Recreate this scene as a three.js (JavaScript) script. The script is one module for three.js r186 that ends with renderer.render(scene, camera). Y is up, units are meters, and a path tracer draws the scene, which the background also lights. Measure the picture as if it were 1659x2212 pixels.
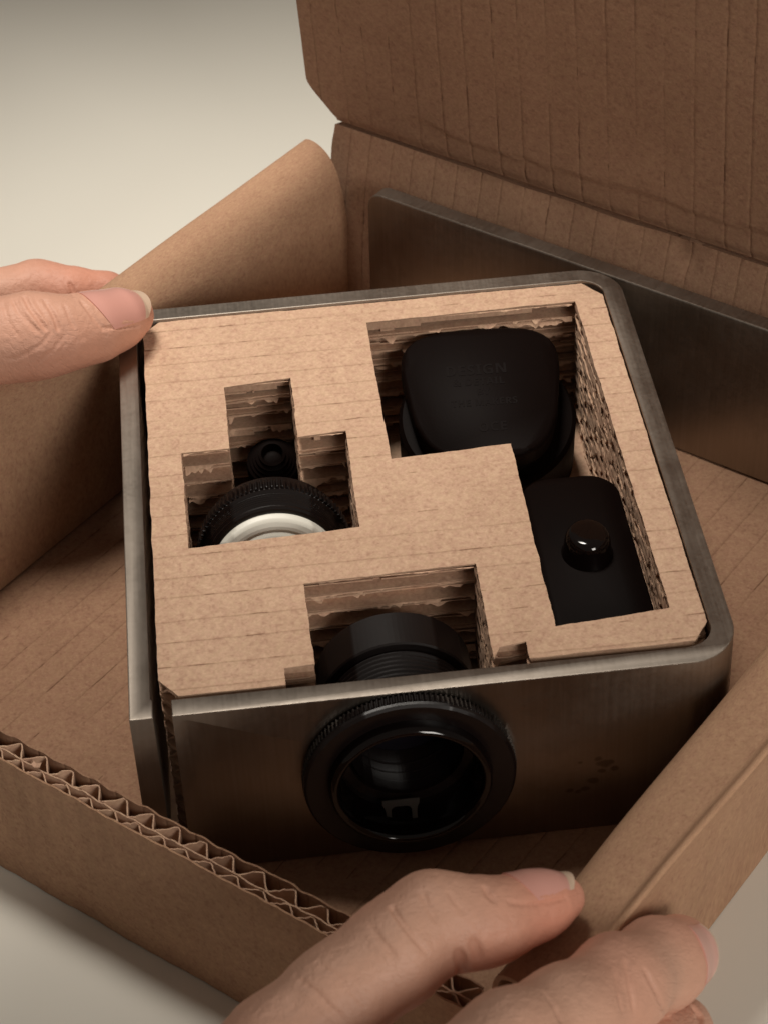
import * as THREE from 'three';
import { mergeGeometries, mergeVertices, toCreasedNormals } from 'three/addons/utils/BufferGeometryUtils.js';
import { FontLoader } from 'three/addons/loaders/FontLoader.js';
import { TextGeometry } from 'three/addons/geometries/TextGeometry.js';
import { RectAreaLightUniformsLib } from 'three/addons/lights/RectAreaLightUniformsLib.js';
import { Brush, Evaluator, SUBTRACTION } from 'three-bvh-csg';

// ------------------------------------------------------------------ camera, light, exposure
const scene = new THREE.Scene();
const renderer = new THREE.WebGLRenderer({ antialias: true });
renderer.toneMapping = THREE.LinearToneMapping;
renderer.toneMappingExposure = 0.90;
renderer.shadowMap.enabled = true;
RectAreaLightUniformsLib.init();

const FPX = 4905.4;                                    // focal length in pixels of a 1659 x 2212 picture
const EYE = new THREE.Vector3(0.0334, 0.4176, 0.5351);
const camera = new THREE.PerspectiveCamera(2 * Math.atan(1106 / FPX) * 180 / Math.PI, 0.75, 0.05, 20);
camera.position.copy(EYE);
camera.lookAt(0.0671, 0.03, 0.0719);
camera.rotateZ(-0.0518);
camera.focus = 0.585;
camera.userData.fStop = 36;
camera.updateMatrixWorld();
scene.add(camera);

scene.background = new THREE.Color().setRGB(0.105, 0.090, 0.076);   // dim pale room all round

const key = new THREE.SpotLight(new THREE.Color(1.0, 0.94, 0.85), 3.1, 0, 0.345, 1, 2);      // unseen overhead light, its soft round cone shaped to imitate darkened picture corners
key.position.set(-0.04, 0.90, -0.16);
key.target.position.set(0.052, 0, -0.045);
key.castShadow = true; key.shadow.radius = 7;
scene.add(key, key.target);
const side = new THREE.RectAreaLight(new THREE.Color(1.0, 0.94, 0.86), 16.0, 0.34, 0.40);     // window behind and to the right of the viewer
side.position.set(0.50, 0.54, 1.1);
side.lookAt(0.1, 0.02, 0.12);
scene.add(side);

// ------------------------------------------------------------------ small helpers
const V = (x, y, z) => new THREE.Vector3(x, y, z);
let seed = 7;
function rnd() { seed = (seed * 1664525 + 1013904223) >>> 0; return seed / 4294967296; }
const rr = (a, b) => a + (b - a) * rnd();
const clamp = (x, a, b) => Math.min(b, Math.max(a, x));
const smooth = (a, b, x) => { const t = clamp((x - a) / (b - a), 0, 1); return t * t * (3 - 2 * t); };
function h3(x, y, z) { let n = (x * 374761393 + y * 668265263 + z * 2147483647 * 0 + z * 1274126177) | 0; n = Math.imul(n ^ (n >>> 13), 1274126177); n ^= n >>> 16; return (n >>> 0) / 4294967296; }
function noise3(x, y, z) {
  const X = Math.floor(x), Y = Math.floor(y), Z = Math.floor(z); x -= X; y -= Y; z -= Z;
  const s = (t) => t * t * (3 - 2 * t), u = s(x), v = s(y), w = s(z), L = (a, b, t) => a + (b - a) * t;
  return L(L(L(h3(X, Y, Z), h3(X + 1, Y, Z), u), L(h3(X, Y + 1, Z), h3(X + 1, Y + 1, Z), u), v), L(L(h3(X, Y, Z + 1), h3(X + 1, Y, Z + 1), u), L(h3(X, Y + 1, Z + 1), h3(X + 1, Y + 1, Z + 1), u), v), w) * 2 - 1;
}
const names = {};
function numbered(n) { const k = names[n] = (names[n] ?? -1) + 1; return k ? `${n}_${String(k).padStart(3, '0')}` : n; }
function thing(name, label, category, group) {
  const o = new THREE.Group(); o.name = numbered(name); o.userData = { label, category };
  if (group) o.userData.group = group;
  scene.add(o); return o;
}
function part(name, geo, mat, parent, label) {
  const m = new THREE.Mesh(geo, mat); m.name = name; m.castShadow = m.receiveShadow = true;
  if (label) m.userData.label = label;
  parent.add(m); return m;
}
// uv in tiles of `tile` metres, from the axis that each face looks along
function boxUV(geo, tile, swap = false, off = [0, 0]) {
  const g = geo.index ? geo.toNonIndexed() : geo;
  const p = g.attributes.position, uv = new Float32Array(p.count * 2), a = V(), b = V(), c = V(), n = V();
  for (let i = 0; i < p.count; i += 3) {
    a.fromBufferAttribute(p, i); b.fromBufferAttribute(p, i + 1); c.fromBufferAttribute(p, i + 2);
    n.copy(b).sub(a).cross(c.clone().sub(a));
    const ax = Math.abs(n.x), ay = Math.abs(n.y), az = Math.abs(n.z);
    [a, b, c].forEach((q, k) => {
      let s, t;
      if (ay >= ax && ay >= az) { s = q.x; t = q.z; } else if (ax > az) { s = q.z; t = q.y; } else { s = q.x; t = q.y; }
      if (swap) [s, t] = [t, s];
      uv[(i + k) * 2] = s / tile + off[0]; uv[(i + k) * 2 + 1] = t / tile + off[1];
    });
  }
  g.setAttribute('uv', new THREE.BufferAttribute(uv, 2));
  return g;
}
class GB {                                             // collects vertices and quads
  constructor() { this.p = []; this.n = []; this.u = []; this.i = []; }
  v(p, n, u) { this.p.push(p.x, p.y, p.z); this.n.push(n.x, n.y, n.z); this.u.push(u[0], u[1]); return this.p.length / 3 - 1; }
  quad(a, b, c, d, uv = (q) => [q.x, q.z]) {
    const n = b.clone().sub(a).cross(d.clone().sub(a)); if (n.lengthSq() < 1e-24) n.copy(c.clone().sub(b).cross(d.clone().sub(b))); n.normalize();
    const k = [a, b, c, d].map((q) => this.v(q, n, uv(q))); this.i.push(k[0], k[1], k[2], k[0], k[2], k[3]);
  }
  grid(G, uv, flip = false) {                          // smooth surface through a grid of points
    const I = G.length, J = G[0].length, id = [], nn = [];
    for (let i = 0; i < I; i++) { id.push([]); nn.push([]); for (let j = 0; j < J; j++) {
      const du = G[Math.min(i + 1, I - 1)][j].clone().sub(G[Math.max(i - 1, 0)][j]), dv = G[i][Math.min(j + 1, J - 1)].clone().sub(G[i][Math.max(j - 1, 0)]);
      const n = du.cross(dv).normalize(); if (flip) n.negate(); nn[i].push(n);
      id[i].push(this.v(G[i][j], n, uv(i, j, G[i][j])));
    } }
    for (let i = 0; i + 1 < I; i++) for (let j = 0; j + 1 < J; j++) {
      const a = id[i][j], b = id[i + 1][j], c = id[i + 1][j + 1], d = id[i][j + 1];
      if (flip) this.i.push(a, d, c, a, c, b); else this.i.push(a, b, c, a, c, d);
    }
    return nn;
  }
  geo() {
    const g = new THREE.BufferGeometry();
    g.setAttribute('position', new THREE.Float32BufferAttribute(this.p, 3)); g.setAttribute('normal', new THREE.Float32BufferAttribute(this.n, 3)); g.setAttribute('uv', new THREE.Float32BufferAttribute(this.u, 2));
    g.setIndex(this.i); return g;
  }
}
// a sheet of board: outer surface through G, inner surface `t` behind it, closed along its four borders
function sheet(G, t, uv, flip = false) {
  const gb = new GB(), nn = gb.grid(G, uv, flip), I = G.length, J = G[0].length;
  const B = G.map((r, i) => r.map((p, j) => p.clone().addScaledVector(nn[i][j], -t)));
  gb.grid(B, uv, !flip);
  const q = (a, b, c, d) => flip ? gb.quad(a, d, c, b, (p) => [p.x * 8, p.y * 8 + p.z * 8]) : gb.quad(a, b, c, d, (p) => [p.x * 8, p.y * 8 + p.z * 8]);
  for (let i = 0; i + 1 < I; i++) { q(G[i + 1][0], G[i][0], B[i][0], B[i + 1][0]); q(G[i][J - 1], G[i + 1][J - 1], B[i + 1][J - 1], B[i][J - 1]); }
  for (let j = 0; j + 1 < J; j++) { q(G[0][j], G[0][j + 1], B[0][j + 1], B[0][j]); q(G[I - 1][j + 1], G[I - 1][j], B[I - 1][j], B[I - 1][j + 1]); }
  return gb.geo();
}

// ------------------------------------------------------------------ textures
function dataTex(N, f, srgb) {
  const d = new Uint8Array(N * N * 4);
  for (let y = 0; y < N; y++) for (let x = 0; x < N; x++) { const c = f(x, y), k = (y * N + x) * 4; d[k] = clamp(c[0], 0, 255); d[k + 1] = clamp(c[1], 0, 255); d[k + 2] = clamp(c[2], 0, 255); d[k + 3] = 255; }
  const t = new THREE.DataTexture(d, N, N, THREE.RGBAFormat); t.wrapS = t.wrapT = THREE.RepeatWrapping; t.magFilter = THREE.LinearFilter; t.minFilter = THREE.LinearMipmapLinearFilter; t.generateMipmaps = true;
  if (srgb) t.colorSpace = THREE.SRGBColorSpace; t.needsUpdate = true; return t;
}
function tileNoise(N, cell, s) {                       // tiling value noise, -1..1
  const M = Math.round(N / cell), a = new Float32Array(M * M); let q = s * 7919 + 17;
  for (let i = 0; i < M * M; i++) { q = (Math.imul(q, 1664525) + 1013904223) >>> 0; a[i] = q / 2147483648 - 1; }
  const out = new Float32Array(N * N);
  for (let y = 0; y < N; y++) for (let x = 0; x < N; x++) {
    const fx = x / N * M, fy = y / N * M, X = Math.floor(fx), Y = Math.floor(fy), sx = fx - X, sy = fy - Y, u = sx * sx * (3 - 2 * sx), v = sy * sy * (3 - 2 * sy), X1 = (X + 1) % M, Y1 = (Y + 1) % M;
    out[y * N + x] = (a[Y * M + X] * (1 - u) + a[Y * M + X1] * u) * (1 - v) + (a[Y1 * M + X] * (1 - u) + a[Y1 * M + X1] * u) * v;
  }
  return out;
}
const N = 1024, TILE = 0.128;                          // 16 flutes of 8 mm
const n2 = tileNoise(N, 2, 1), n4 = tileNoise(N, 4, 2), n8 = tileNoise(N, 8, 3), n24 = tileNoise(N, 23, 4), n64 = tileNoise(N, 64, 5), n200 = tileNoise(N, 205, 6);
// paper fibres: short curved strokes
const fib = new Float32Array(N * N);
for (let k = 0; k < 15000; k++) {
  let x = rnd() * N, y = rnd() * N, a = rnd() * 6.283; const L = rr(5, 22), s = rr(-1, 1) * (rnd() < 0.12 ? 2.2 : 1), da = rr(-0.12, 0.12);
  for (let i = 0; i < L; i++) { const X = ((x | 0) + N) % N, Y = ((y | 0) + N) % N; fib[Y * N + X] += s * 0.6; x += Math.cos(a); y += Math.sin(a); a += da; }
}
const rib = new Float32Array(N * N), crack = new Float32Array(N * N);   // crease lines over the flutes (constant V), broken into dashes
for (let k = 0; k < 16; k++) {
  const y0 = (k + 0.5) * 64 + rr(-4, 4), ph = rr(0, 100);
  for (let x = 0; x < N; x++) {
    const wob = n24[((k * 61) % N) * N + x] * 1.1, yy = y0 + wob;
    const on = smooth(-0.9, 0.2, n200[((k * 97 + 31) % N) * N + x] + 0.5 * n64[((k * 37 + 11) % N) * N + x]);
    const hard = smooth(0.45, 0.8, n24[((k * 53 + 300) % N) * N + x] + 0.6 * n64[((k * 29 + 500) % N) * N + x]);
    for (let d = -9; d <= 9; d++) { const Y = ((Math.round(yy) + d) % N + N) % N, e = Math.round(yy) + d - yy; rib[Y * N + x] += (0.35 + 0.65 * on) * Math.exp(-e * e / 14); crack[Y * N + x] += (0.36 * on + hard * 0.85) * Math.exp(-e * e / 1.6); }
  }
}
const kraft = (i, extra) => { const w = n4[i] * 0.6 + n8[i] * 0.8, t = n2[i] * 4 + n4[i] * 7 + n8[i] * 5.5 + n24[i] * 2 + n64[i] * 3 + n200[i] * 3 + fib[i] * 8 - 5 * smooth(0.55, 1.0, -w) + extra; return [183 + t, 150 + t * 0.98 + n8[i] * 2, 125 + t * 0.94]; };
const kraftMap = dataTex(N, (x, y) => kraft(y * N + x, 0), true);
const ribMap = dataTex(N, (x, y) => { const i = y * N + x; return kraft(i, -crack[i] * 42 - rib[i] * 4); }, true);
const kraftBump = dataTex(N, (x, y) => { const i = y * N + x, t = 150 + n2[i] * 14 + n4[i] * 20 + n8[i] * 12 + n24[i] * 10 + fib[i] * 14; return [t, t, t]; });
const ribBump = dataTex(N, (x, y) => { const i = y * N + x, t = 165 + n2[i] * 6 + n4[i] * 7 + n8[i] * 5 + n24[i] * 4 + fib[i] * 6 - rib[i] * 62 - crack[i] * 45; return [t, t, t]; });
const steelN = tileNoise(N, 8, 21), steelS = tileNoise(N, 90, 22), steelM = tileNoise(N, 30, 23);
const STAINS = [[0.677, 0.432, 0.005], [0.70, 0.436, 0.006], [0.706, 0.425, 0.009], [0.716, 0.428, 0.005], [0.722, 0.415, 0.006], [0.705, 0.413, 0.005], [0.694, 0.397, 0.008], [0.665, 0.383, 0.006], [0.675, 0.380, 0.005], [0.684, 0.384, 0.006]];
const steelMap = dataTex(N, (x, y) => {
  const i = y * N + x, st = n2[((x * 1) % N) + ((y >> 5) % N) * N] * 3 + n4[x + ((y >> 6) % N) * N] * 2.5, blot = smooth(0.25, 0.8, steelS[i] * 0.7 + steelM[i] * 0.5 + steelN[i] * 0.25); let t = st + steelM[i] * 2.5 + steelS[i] * 3.5 - blot * 6 + 0;
  let sp = 0; for (const [cx, cy, rr2] of STAINS) { const d = Math.hypot(x / N - cx, (y / N - cy) * 1.3) / rr2 + 0.35 * n8[i]; sp = Math.max(sp, 1 - smooth(0.5, 1.1, d)); }
  t -= sp * 34; return [152 + t, 142 + t, 132 + t];
}, true);
const steelRough = dataTex(N, (x, y) => { const i = y * N + x, t = 120 + steelM[i] * 6 + steelS[i] * 9 + n4[i] * 8 + n2[x + ((y >> 5) % N) * N] * 5; return [t, t, t]; });
const fineBump = dataTex(512, (x, y) => { const i = y * N + x, t = 128 + n2[i] * 40 + n4[i] * 30; return [t, t, t]; });

const std = (o) => new THREE.MeshPhysicalMaterial(o);
const lin = (r, g, b) => new THREE.Color().setRGB(r, g, b);
const M = {
  ribbed: std({ map: ribMap, bumpMap: ribBump, bumpScale: 0.0005, roughness: 0.95, color: lin(1.23, 1.23, 1.24) }),
  kraft: std({ map: kraftMap, bumpMap: kraftBump, bumpScale: 0.00016, roughness: 0.82, color: lin(0.87, 0.77, 0.68) }),
  kraftRib: std({ map: ribMap, bumpMap: ribBump, bumpScale: 0.00045, roughness: 0.92, color: lin(0.65, 0.56, 0.50) }),
  scuff: std({ map: kraftMap, bumpMap: kraftBump, bumpScale: 0.0002, roughness: 0.9, color: lin(1.12, 1.02, 0.92) }),
  fluting: std({ map: kraftMap, roughness: 0.95, color: lin(1.23, 1.23, 1.24), side: THREE.DoubleSide }),
  torn: std({ map: kraftMap, roughness: 0.95, color: lin(1.40, 1.40, 1.42), side: THREE.DoubleSide }),
  steel: std({ map: steelMap, roughnessMap: steelRough, roughness: 1.0, metalness: 1, bumpMap: fineBump, bumpScale: 0.00002, anisotropy: 0.35 }),
  steelFace: std({ map: steelMap, roughnessMap: steelRough, roughness: 0.86, metalness: 1, bumpMap: fineBump, bumpScale: 0.00002, anisotropy: 0.35 }),
  black: std({ color: lin(0.006, 0.0032, 0.0028), roughness: 0.38, specularIntensity: 0.8, bumpMap: fineBump, bumpScale: 0.00001 }),
  blackMatte: std({ color: lin(0.0045, 0.002, 0.0015), roughness: 0.55, specularIntensity: 0.10, bumpMap: fineBump, bumpScale: 0.00003 }),
  blackGloss: std({ color: lin(0.004, 0.0022, 0.002), roughness: 0.08, specularIntensity: 1 }),
  blackSatin: std({ color: lin(0.006, 0.0034, 0.003), roughness: 0.28, specularIntensity: 1 }),
  glass: std({ color: lin(0.01, 0.008, 0.012), roughness: 0.04, clearcoat: 1, clearcoatRoughness: 0.02 }),
  greyTab: std({ color: lin(0.024, 0.019, 0.015), roughness: 0.5, metalness: 0.3 }),
  white: std({ color: lin(0.82, 0.79, 0.70), roughness: 0.35 }),
  table: std({ color: lin(0.80, 0.765, 0.68), roughness: 0.6, bumpMap: fineBump, bumpScale: 0.00003 }),
};

// ------------------------------------------------------------------ the table
const TABLE_Y = -0.0075;
{
  const g = new THREE.BoxGeometry(4, 0.04, 4); g.translate(0, TABLE_Y - 0.02, 0);
  const t = part('table', g, M.table, scene); t.userData = { kind: 'structure', label: 'plain off white table top under the open cardboard box', category: 'table' };
}

// ------------------------------------------------------------------ the cardboard box: local x = across, z = towards its low front wall
const ANG = 41.5 * Math.PI / 180, CA = Math.cos(ANG), SA = Math.sin(ANG);
const box = thing('cardboard_box', 'open brown corrugated cardboard box holding the steel case', 'box');
box.rotation.y = -ANG;
box.userData.group = undefined; delete box.userData.group;
const uvT = (s, t) => [s / TILE, t / TILE];
{
  // floor
  const G = []; for (let i = 0; i <= 60; i++) { G.push([]); for (let j = 0; j <= 60; j++) { const x = -0.0075 + 0.231 * i / 60, z = 0.1305 - 0.240 * j / 60; G[i].push(V(x, 0.0004 * noise3(x * 60, 3, z * 25) - 0.0004, z)); } }
  part('floor', sheet(G, 0.006, (i, j, p) => uvT(p.z, p.x)), M.kraftRib, box);

  // left wall: board rolled over its top
  const profL = [[-0.0085, -0.0072], [-0.0092, 0.02], [-0.0096, 0.045], [-0.0094, 0.0545], [-0.0086, 0.0562], [-0.0068, 0.0568], [-0.0042, 0.0564], [-0.0014, 0.0549], [0.0012, 0.0522], [0.0032, 0.0478], [0.0045, 0.041], [0.0053, 0.03], [0.0058, 0.015], [0.0061, 0.0003]];
  const cl = new THREE.CatmullRomCurve3(profL.map(([x, y]) => V(x, y, 0)), false, 'centripetal').getPoints(70);
  const GL = cl.map((c) => { const r = []; for (let j = 0; j <= 70; j++) { const z = 0.132 - 0.2318 * j / 70, k = smooth(0.02, 0.05, c.y) ; r.push(V(c.x + 0.0007 * noise3(z * 22, c.y * 30, 1) * smooth(0, 0.03, c.y), c.y + 0.0008 * noise3(z * 16, 7, 2) * k, z - 0.003 * smooth(0.05, 0.02, c.y) * (j === 70 ? 0.4 : 0))); } return r; });
  part('rolled_wall', sheet(GL, 0.0016, (i, j, p) => uvT(p.z, i * 0.0018)), M.kraft, box);

  // right wall: folded over with a scored line along its outer top edge
  const profR = [[0.2117, 0.0003], [0.2121, 0.02], [0.2125, 0.036], [0.213, 0.0425], [0.2143, 0.0452], [0.2165, 0.0463], [0.221, 0.0468], [0.2262, 0.0466], [0.2270, 0.0466], [0.2277, 0.0472], [0.2284, 0.0473], [0.2290, 0.0467], [0.2292, 0.0457], [0.2293, 0.0445], [0.2288, 0.036], [0.2274, 0.02], [0.2254, -0.0072]];
  const cr = new THREE.CatmullRomCurve3(profR.map(([x, y]) => V(x, y, 0)), false, 'centripetal').getPoints(80);
  const GR = cr.map((c) => { const r = []; for (let j = 0; j <= 70; j++) { const z = 0.1318 - 0.2318 * j / 70, out = smooth(0.216, 0.229, c.x), bow = 0.0028 * smooth(0.13, 0.04, z) * smooth(-0.1, -0.02, z); r.push(V(c.x + bow * out * smooth(0, 0.04, c.y) + 0.0005 * noise3(z * 25, c.y * 40, 5), c.y + 0.0004 * noise3(z * 30, 9, 4), z + (j === 0 ? 0.003 * smooth(0.2165, 0.2285, c.x) : 0))); } return r; });
  const i0 = cr.findIndex((c) => c.x > 0.2273), i1 = cr.findIndex((c) => c.x > 0.2288 && c.y < 0.0471), SC = [];
  for (let i = i0; i <= i1; i++) SC.push(GR[i].map((p, j) => V(p.x + 0.00006, p.y + 0.00008 + 0.00004 * noise3(p.z * 300, i, 2), p.z)));
  part('scuffed_crease', sheet(SC, 0.0002, (i, j, p) => uvT(p.z, i * 0.0019)), M.scuff, box);
  part('folded_wall', sheet(GR, 0.0012, (i, j, p) => uvT(p.z, i * 0.0019)), M.kraft, box);

  // back wall, leaning out to the fold of the lid
  const GBk = []; for (let i = 0; i <= 60; i++) { GBk.push([]); for (let j = 0; j <= 24; j++) {
    const k = j / 24, x = -0.0025 + 0.0015 * noise3(k * 9, 4, 4) * (i === 0 ? 1 : 0) + 0.235 * i / 60, y = 0.0003 + 0.0592 * k;
    const dent = 0.0022 * Math.exp(-(((x - 0.122) / 0.0016) ** 2)) * smooth(0.049, 0.054, y) * smooth(0.06, 0.056, y);
    GBk[i].push(V(x, y, -0.0985 - 0.0085 * k * k - dent + 0.0007 * noise3(x * 60, y * 40, 8) * k));
  } }
  part('back_wall', sheet(GBk, 0.0045, (i, j, p) => uvT(p.y, p.x)), M.kraftRib, box);

  // lid, standing up from the back wall and leaning a little forward
  const lean = -4.2 * Math.PI / 180, GLd = [];
  for (let i = 0; i <= 130; i++) { GLd.push([]); for (let j = 0; j <= 90; j++) {
    const b = 0.13 * Math.pow(j / 90, 1.2), xl = -0.0022 - 0.0095 * smooth(0, 1, clamp(b / 0.0135, 0, 1)) * 1 - 0.0 * b, x = xl + (0.242 - xl) * i / 130;
    const edge = 0.0105 + 0.0016 * noise3(x * 70, 2, 3) + 0.0009 * noise3(x * 190, 2, 9) - 0.006 * smooth(0.03, 0.0, x), step = 0.0009 * smooth(edge - 0.0008, edge + 0.0002, b) * smooth(0.02, 0.045, x), roll = -0.0012 * Math.exp(-((b / 0.002) ** 2));
    GLd[i].push(V(x, 0.0602 + b * Math.cos(lean), -0.1072 - b * Math.sin(lean) * -1 * -1 + step + roll + 0.00035 * noise3(x * 35, b * 40, 6)));
  } }
  part('lid', sheet(GLd, 0.0045, (i, j, p) => uvT(p.y, p.x * 0.86 + 0.0013)), M.kraftRib, box);

  // low front wall with its raw corrugated top edge: three liners and two rows of flutes
  const fw = new THREE.Group(); fw.name = 'front_wall'; box.add(fw);
  const TOP = 0.0358, z0 = 0.1300, zm = 0.1342, z1 = 0.1369, X0 = -0.0095, X1 = 0.2105;
  const ribbon = (pts, t, y0, y1, jig) => {
    const top = pts.map((p, i) => y1 + jig * noise3(i * 0.9, pts.length, 1)), gb = new GB(), uv = (q) => uvT(q.y, q.x);
    const nrm = pts.map((p, i) => { const a = pts[Math.max(0, i - 1)], b = pts[Math.min(pts.length - 1, i + 1)], l = Math.hypot(b[0] - a[0], b[1] - a[1]); return [-(b[1] - a[1]) / l, (b[0] - a[0]) / l]; });
    const side = (s, y) => pts.map((p, i) => V(p[0] + nrm[i][0] * t / 2 * s, typeof y === 'number' ? y : y[i], p[1] + nrm[i][1] * t / 2 * s));
    const A0 = side(1, y0), A1 = side(1, top), B0 = side(-1, y0), B1 = side(-1, top);
    gb.grid(A0.map((q, i) => [q, A1[i]]), (i, j, p) => uv(p), false); gb.grid(B0.map((q, i) => [q, B1[i]]), (i, j, p) => uv(p), true);
    for (let i = 0; i + 1 < pts.length; i++) gb.quad(A1[i], A1[i + 1], B1[i + 1], B1[i], uv);
    return gb.geo();
  };
  const line = (z, bulge, pitch, ph) => { const o = []; for (let x = X0; x <= X1; x += 0.001) o.push([x, z + bulge * Math.sin(x / pitch * 6.283 + ph) + 0.00025 * noise3(x * 90, z * 1000, 0)]); return o; };
  const wave = (za, zb, pitch, sd) => {                // leaning, uneven zigzag
    seed = sd; const o = []; let x = X0;
    while (x < X1) { const p = pitch * rr(0.9, 1.1), lean1 = rr(0.40, 0.52), m = 14; for (let k = 0; k < m; k++) { const t = k / m; let w = t < lean1 ? t / lean1 : 1 - (t - lean1) / (1 - lean1); w = 0.75 * w + 0.25 * smooth(0.08, 0.92, w); w = clamp(w * 1.12 - 0.06, 0, 1); o.push([x + t * p, za + (zb - za) * w + 0.00012 * noise3(x * 500 + k, sd, 2)]); } x += p; }
    return o;
  };
  const fL = [part('liner', ribbon(line(z0, 0.00022, 0.008, 0), 0.00042, 0.0003, TOP, 0.00022), M.kraftRib, fw), part('liner', ribbon(line(zm, 0.0001, 0.0075, 1), 0.00032, 0.0003, TOP - 0.0003, 0.0003), M.fluting, fw), part('liner', ribbon(line(z1, 0.00006, 0.0066, 2), 0.00045, -0.0072, TOP - 0.0001, 0.00015), M.kraft, fw)];
  part('fluted_medium', ribbon(wave(z0 + 0.0003, zm - 0.00025, 0.0081, 31), 0.0003, 0.0003, TOP - 0.0006, 0.0003), M.fluting, fw);
  part('fluted_medium', ribbon(wave(zm + 0.00025, z1 - 0.0003, 0.0071, 77), 0.0003, 0.0003, TOP - 0.0006, 0.0003), M.fluting, fw);
  seed = 99; const gb = new GB();                      // torn crumbs of paper in the raw edge
  for (const x of [0.004, 0.021, 0.0555, 0.0685, 0.071, 0.041, 0.0872]) { const w = rr(0.0008, 0.0018), z = x < 0.05 ? rr(zm, z1) : rr(z0, z1), p = (a, b) => V(x + a * w, TOP + 0.0001 + rr(-0.0005, 0.0006), z + b * w * 0.6); const q = [p(-1, -1), p(-0.3, -0.6), p(0.6, -1), p(1, 0.4), p(0.2, 0.9), p(-0.8, 0.5)]; gb.quad(q[0], q[5], q[4], q[1]); gb.quad(q[1], q[4], q[3], q[2]); }
  const crumbs = part('torn_paper', gb.geo(), M.torn, fw); crumbs.userData.kind = 'stuff';
}

// ------------------------------------------------------------------ the steel case: bent flat bar, open at one corner
function splitTop(g, top) {                            // the ground top edge and the oiled faces as two meshes
  const P = g.attributes.position, n = new THREE.Vector3(), a = V(), b = V(), c = V(), sel = [[], []];
  for (let i = 0; i < P.count; i += 3) { a.fromBufferAttribute(P, i); b.fromBufferAttribute(P, i + 1); c.fromBufferAttribute(P, i + 2); n.copy(b).sub(a).cross(c.clone().sub(a)).normalize(); sel[n.y > 0.35 && Math.min(a.y, b.y, c.y) > top - 0.006 ? 0 : 1].push(i, i + 1, i + 2); }
  return sel.map((ids) => { const o = new THREE.BufferGeometry(); for (const k of ['position', 'normal', 'uv']) { const at = g.attributes[k], z = at.itemSize, d = new Float32Array(ids.length * z); ids.forEach((q, j) => { for (let e = 0; e < z; e++) d[j * z + e] = at.array[q * z + e]; }); o.setAttribute(k, new THREE.BufferAttribute(d, z)); } return o; });
}
const W = 0.142, D = 0.1636, H = 0.0526, T = 0.0054, LX = 0.0631, LY = 0.0275, LZ = D;
const steelCase = thing('steel_case', 'rectangular brushed steel case with rounded corners and one open corner slot', 'case');
{
  const s = new THREE.Shape(), ro = 0.0125, ri = 0.0071, a = (cx, cz, r, t0, t1, n = 12) => { for (let i = 0; i <= n; i++) { const t = t0 + (t1 - t0) * i / n; s.lineTo(cx + r * Math.cos(t), cz + r * Math.sin(t)); } };
  const hp = Math.PI / 2;
  s.moveTo(0.0, D); a(ro * 0.8, ro * 0.8, ro * 0.8, Math.PI, 3 * hp); a(W - ro, ro, ro, -hp, 0); a(W - ro, D - ro, ro, 0, hp);
  s.lineTo(0.0098, D); s.lineTo(0.0098, D - T); a(W - T - ri, D - T - ri, ri, hp, 0); a(W - T - ri, T + ri, ri, 0, -hp); a(T * 0.94 + 0.005, T + 0.005, 0.005, 3 * hp, Math.PI);
  s.lineTo(T * 0.92, D - 0.0062); s.lineTo(T, D - 0.0058); s.lineTo(T, D); s.closePath();
  const b = 0.0003, g = new THREE.ExtrudeGeometry(s, { depth: H - 2 * b, bevelEnabled: true, bevelThickness: b, bevelSize: b, bevelOffset: -b, bevelSegments: 2, curveSegments: 12 });
  g.rotateX(hp); g.translate(0, H - b, 0);
  let wall = g;
  try {
    const A = new Brush(mergeVertices(g)), hole = new THREE.CylinderGeometry(0.0196, 0.0196, 0.03, 72); hole.rotateX(hp); hole.translate(LX, LY, D);
    const Bc = new Brush(hole); A.updateMatrixWorld(); Bc.updateMatrixWorld();
    const ev = new Evaluator(); ev.useGroups = false; ev.attributes = ['position', 'normal'];
    wall = ev.evaluate(A, Bc, SUBTRACTION).geometry;
  } catch (e) { console.log('csg failed', e.message); }
  wall = toCreasedNormals(boxUV(wall, 0.19, false, [0.13, 0.31]), 0.45);
  const [edge, faces] = splitTop(wall, H); part('wall', faces, M.steelFace, steelCase); part('ground_edge', edge, M.steel, steelCase);
}

// ------------------------------------------------------------------ steel cover plate leaning on the back wall
{
  const t = thing('steel_plate', 'dark steel plate standing on edge against the back wall of the box', 'plate');
  const L = 0.168, h = 0.0512, r = 0.0052, th = 0.0058, s = new THREE.Shape();
  s.moveTo(r, 0); s.lineTo(L - r, 0); s.absarc(L - r, r, r, -Math.PI / 2, 0); s.lineTo(L, h - r); s.absarc(L - r, h - r, r, 0, Math.PI / 2); s.lineTo(r, h); s.absarc(r, h - r, r, Math.PI / 2, Math.PI); s.lineTo(0, r); s.absarc(r, r, r, Math.PI, Math.PI * 1.5);
  const b = 0.00045; let g = new THREE.ExtrudeGeometry(s, { depth: th - 2 * b, bevelEnabled: true, bevelThickness: b, bevelSize: b, bevelOffset: -b, bevelSegments: 3, curveSegments: 12 });
  g.translate(0, 0, -th + b);
  g = toCreasedNormals(boxUV(g, 0.19, false, [0.5, 0.7]), 0.6);
  const [pe, pf] = splitTop(g, 0.0512), m = part('plate_body', pf, M.steelFace, t), me = part('ground_edge', pe, M.steel, t); me.rotation.x = -0.03;
  t.rotation.y = -ANG; const u = 0.0213, v = 0.0892; t.position.set(u * CA + v * SA, 0.0003, u * SA - v * CA);
  m.rotation.x = -0.03;
}

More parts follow.
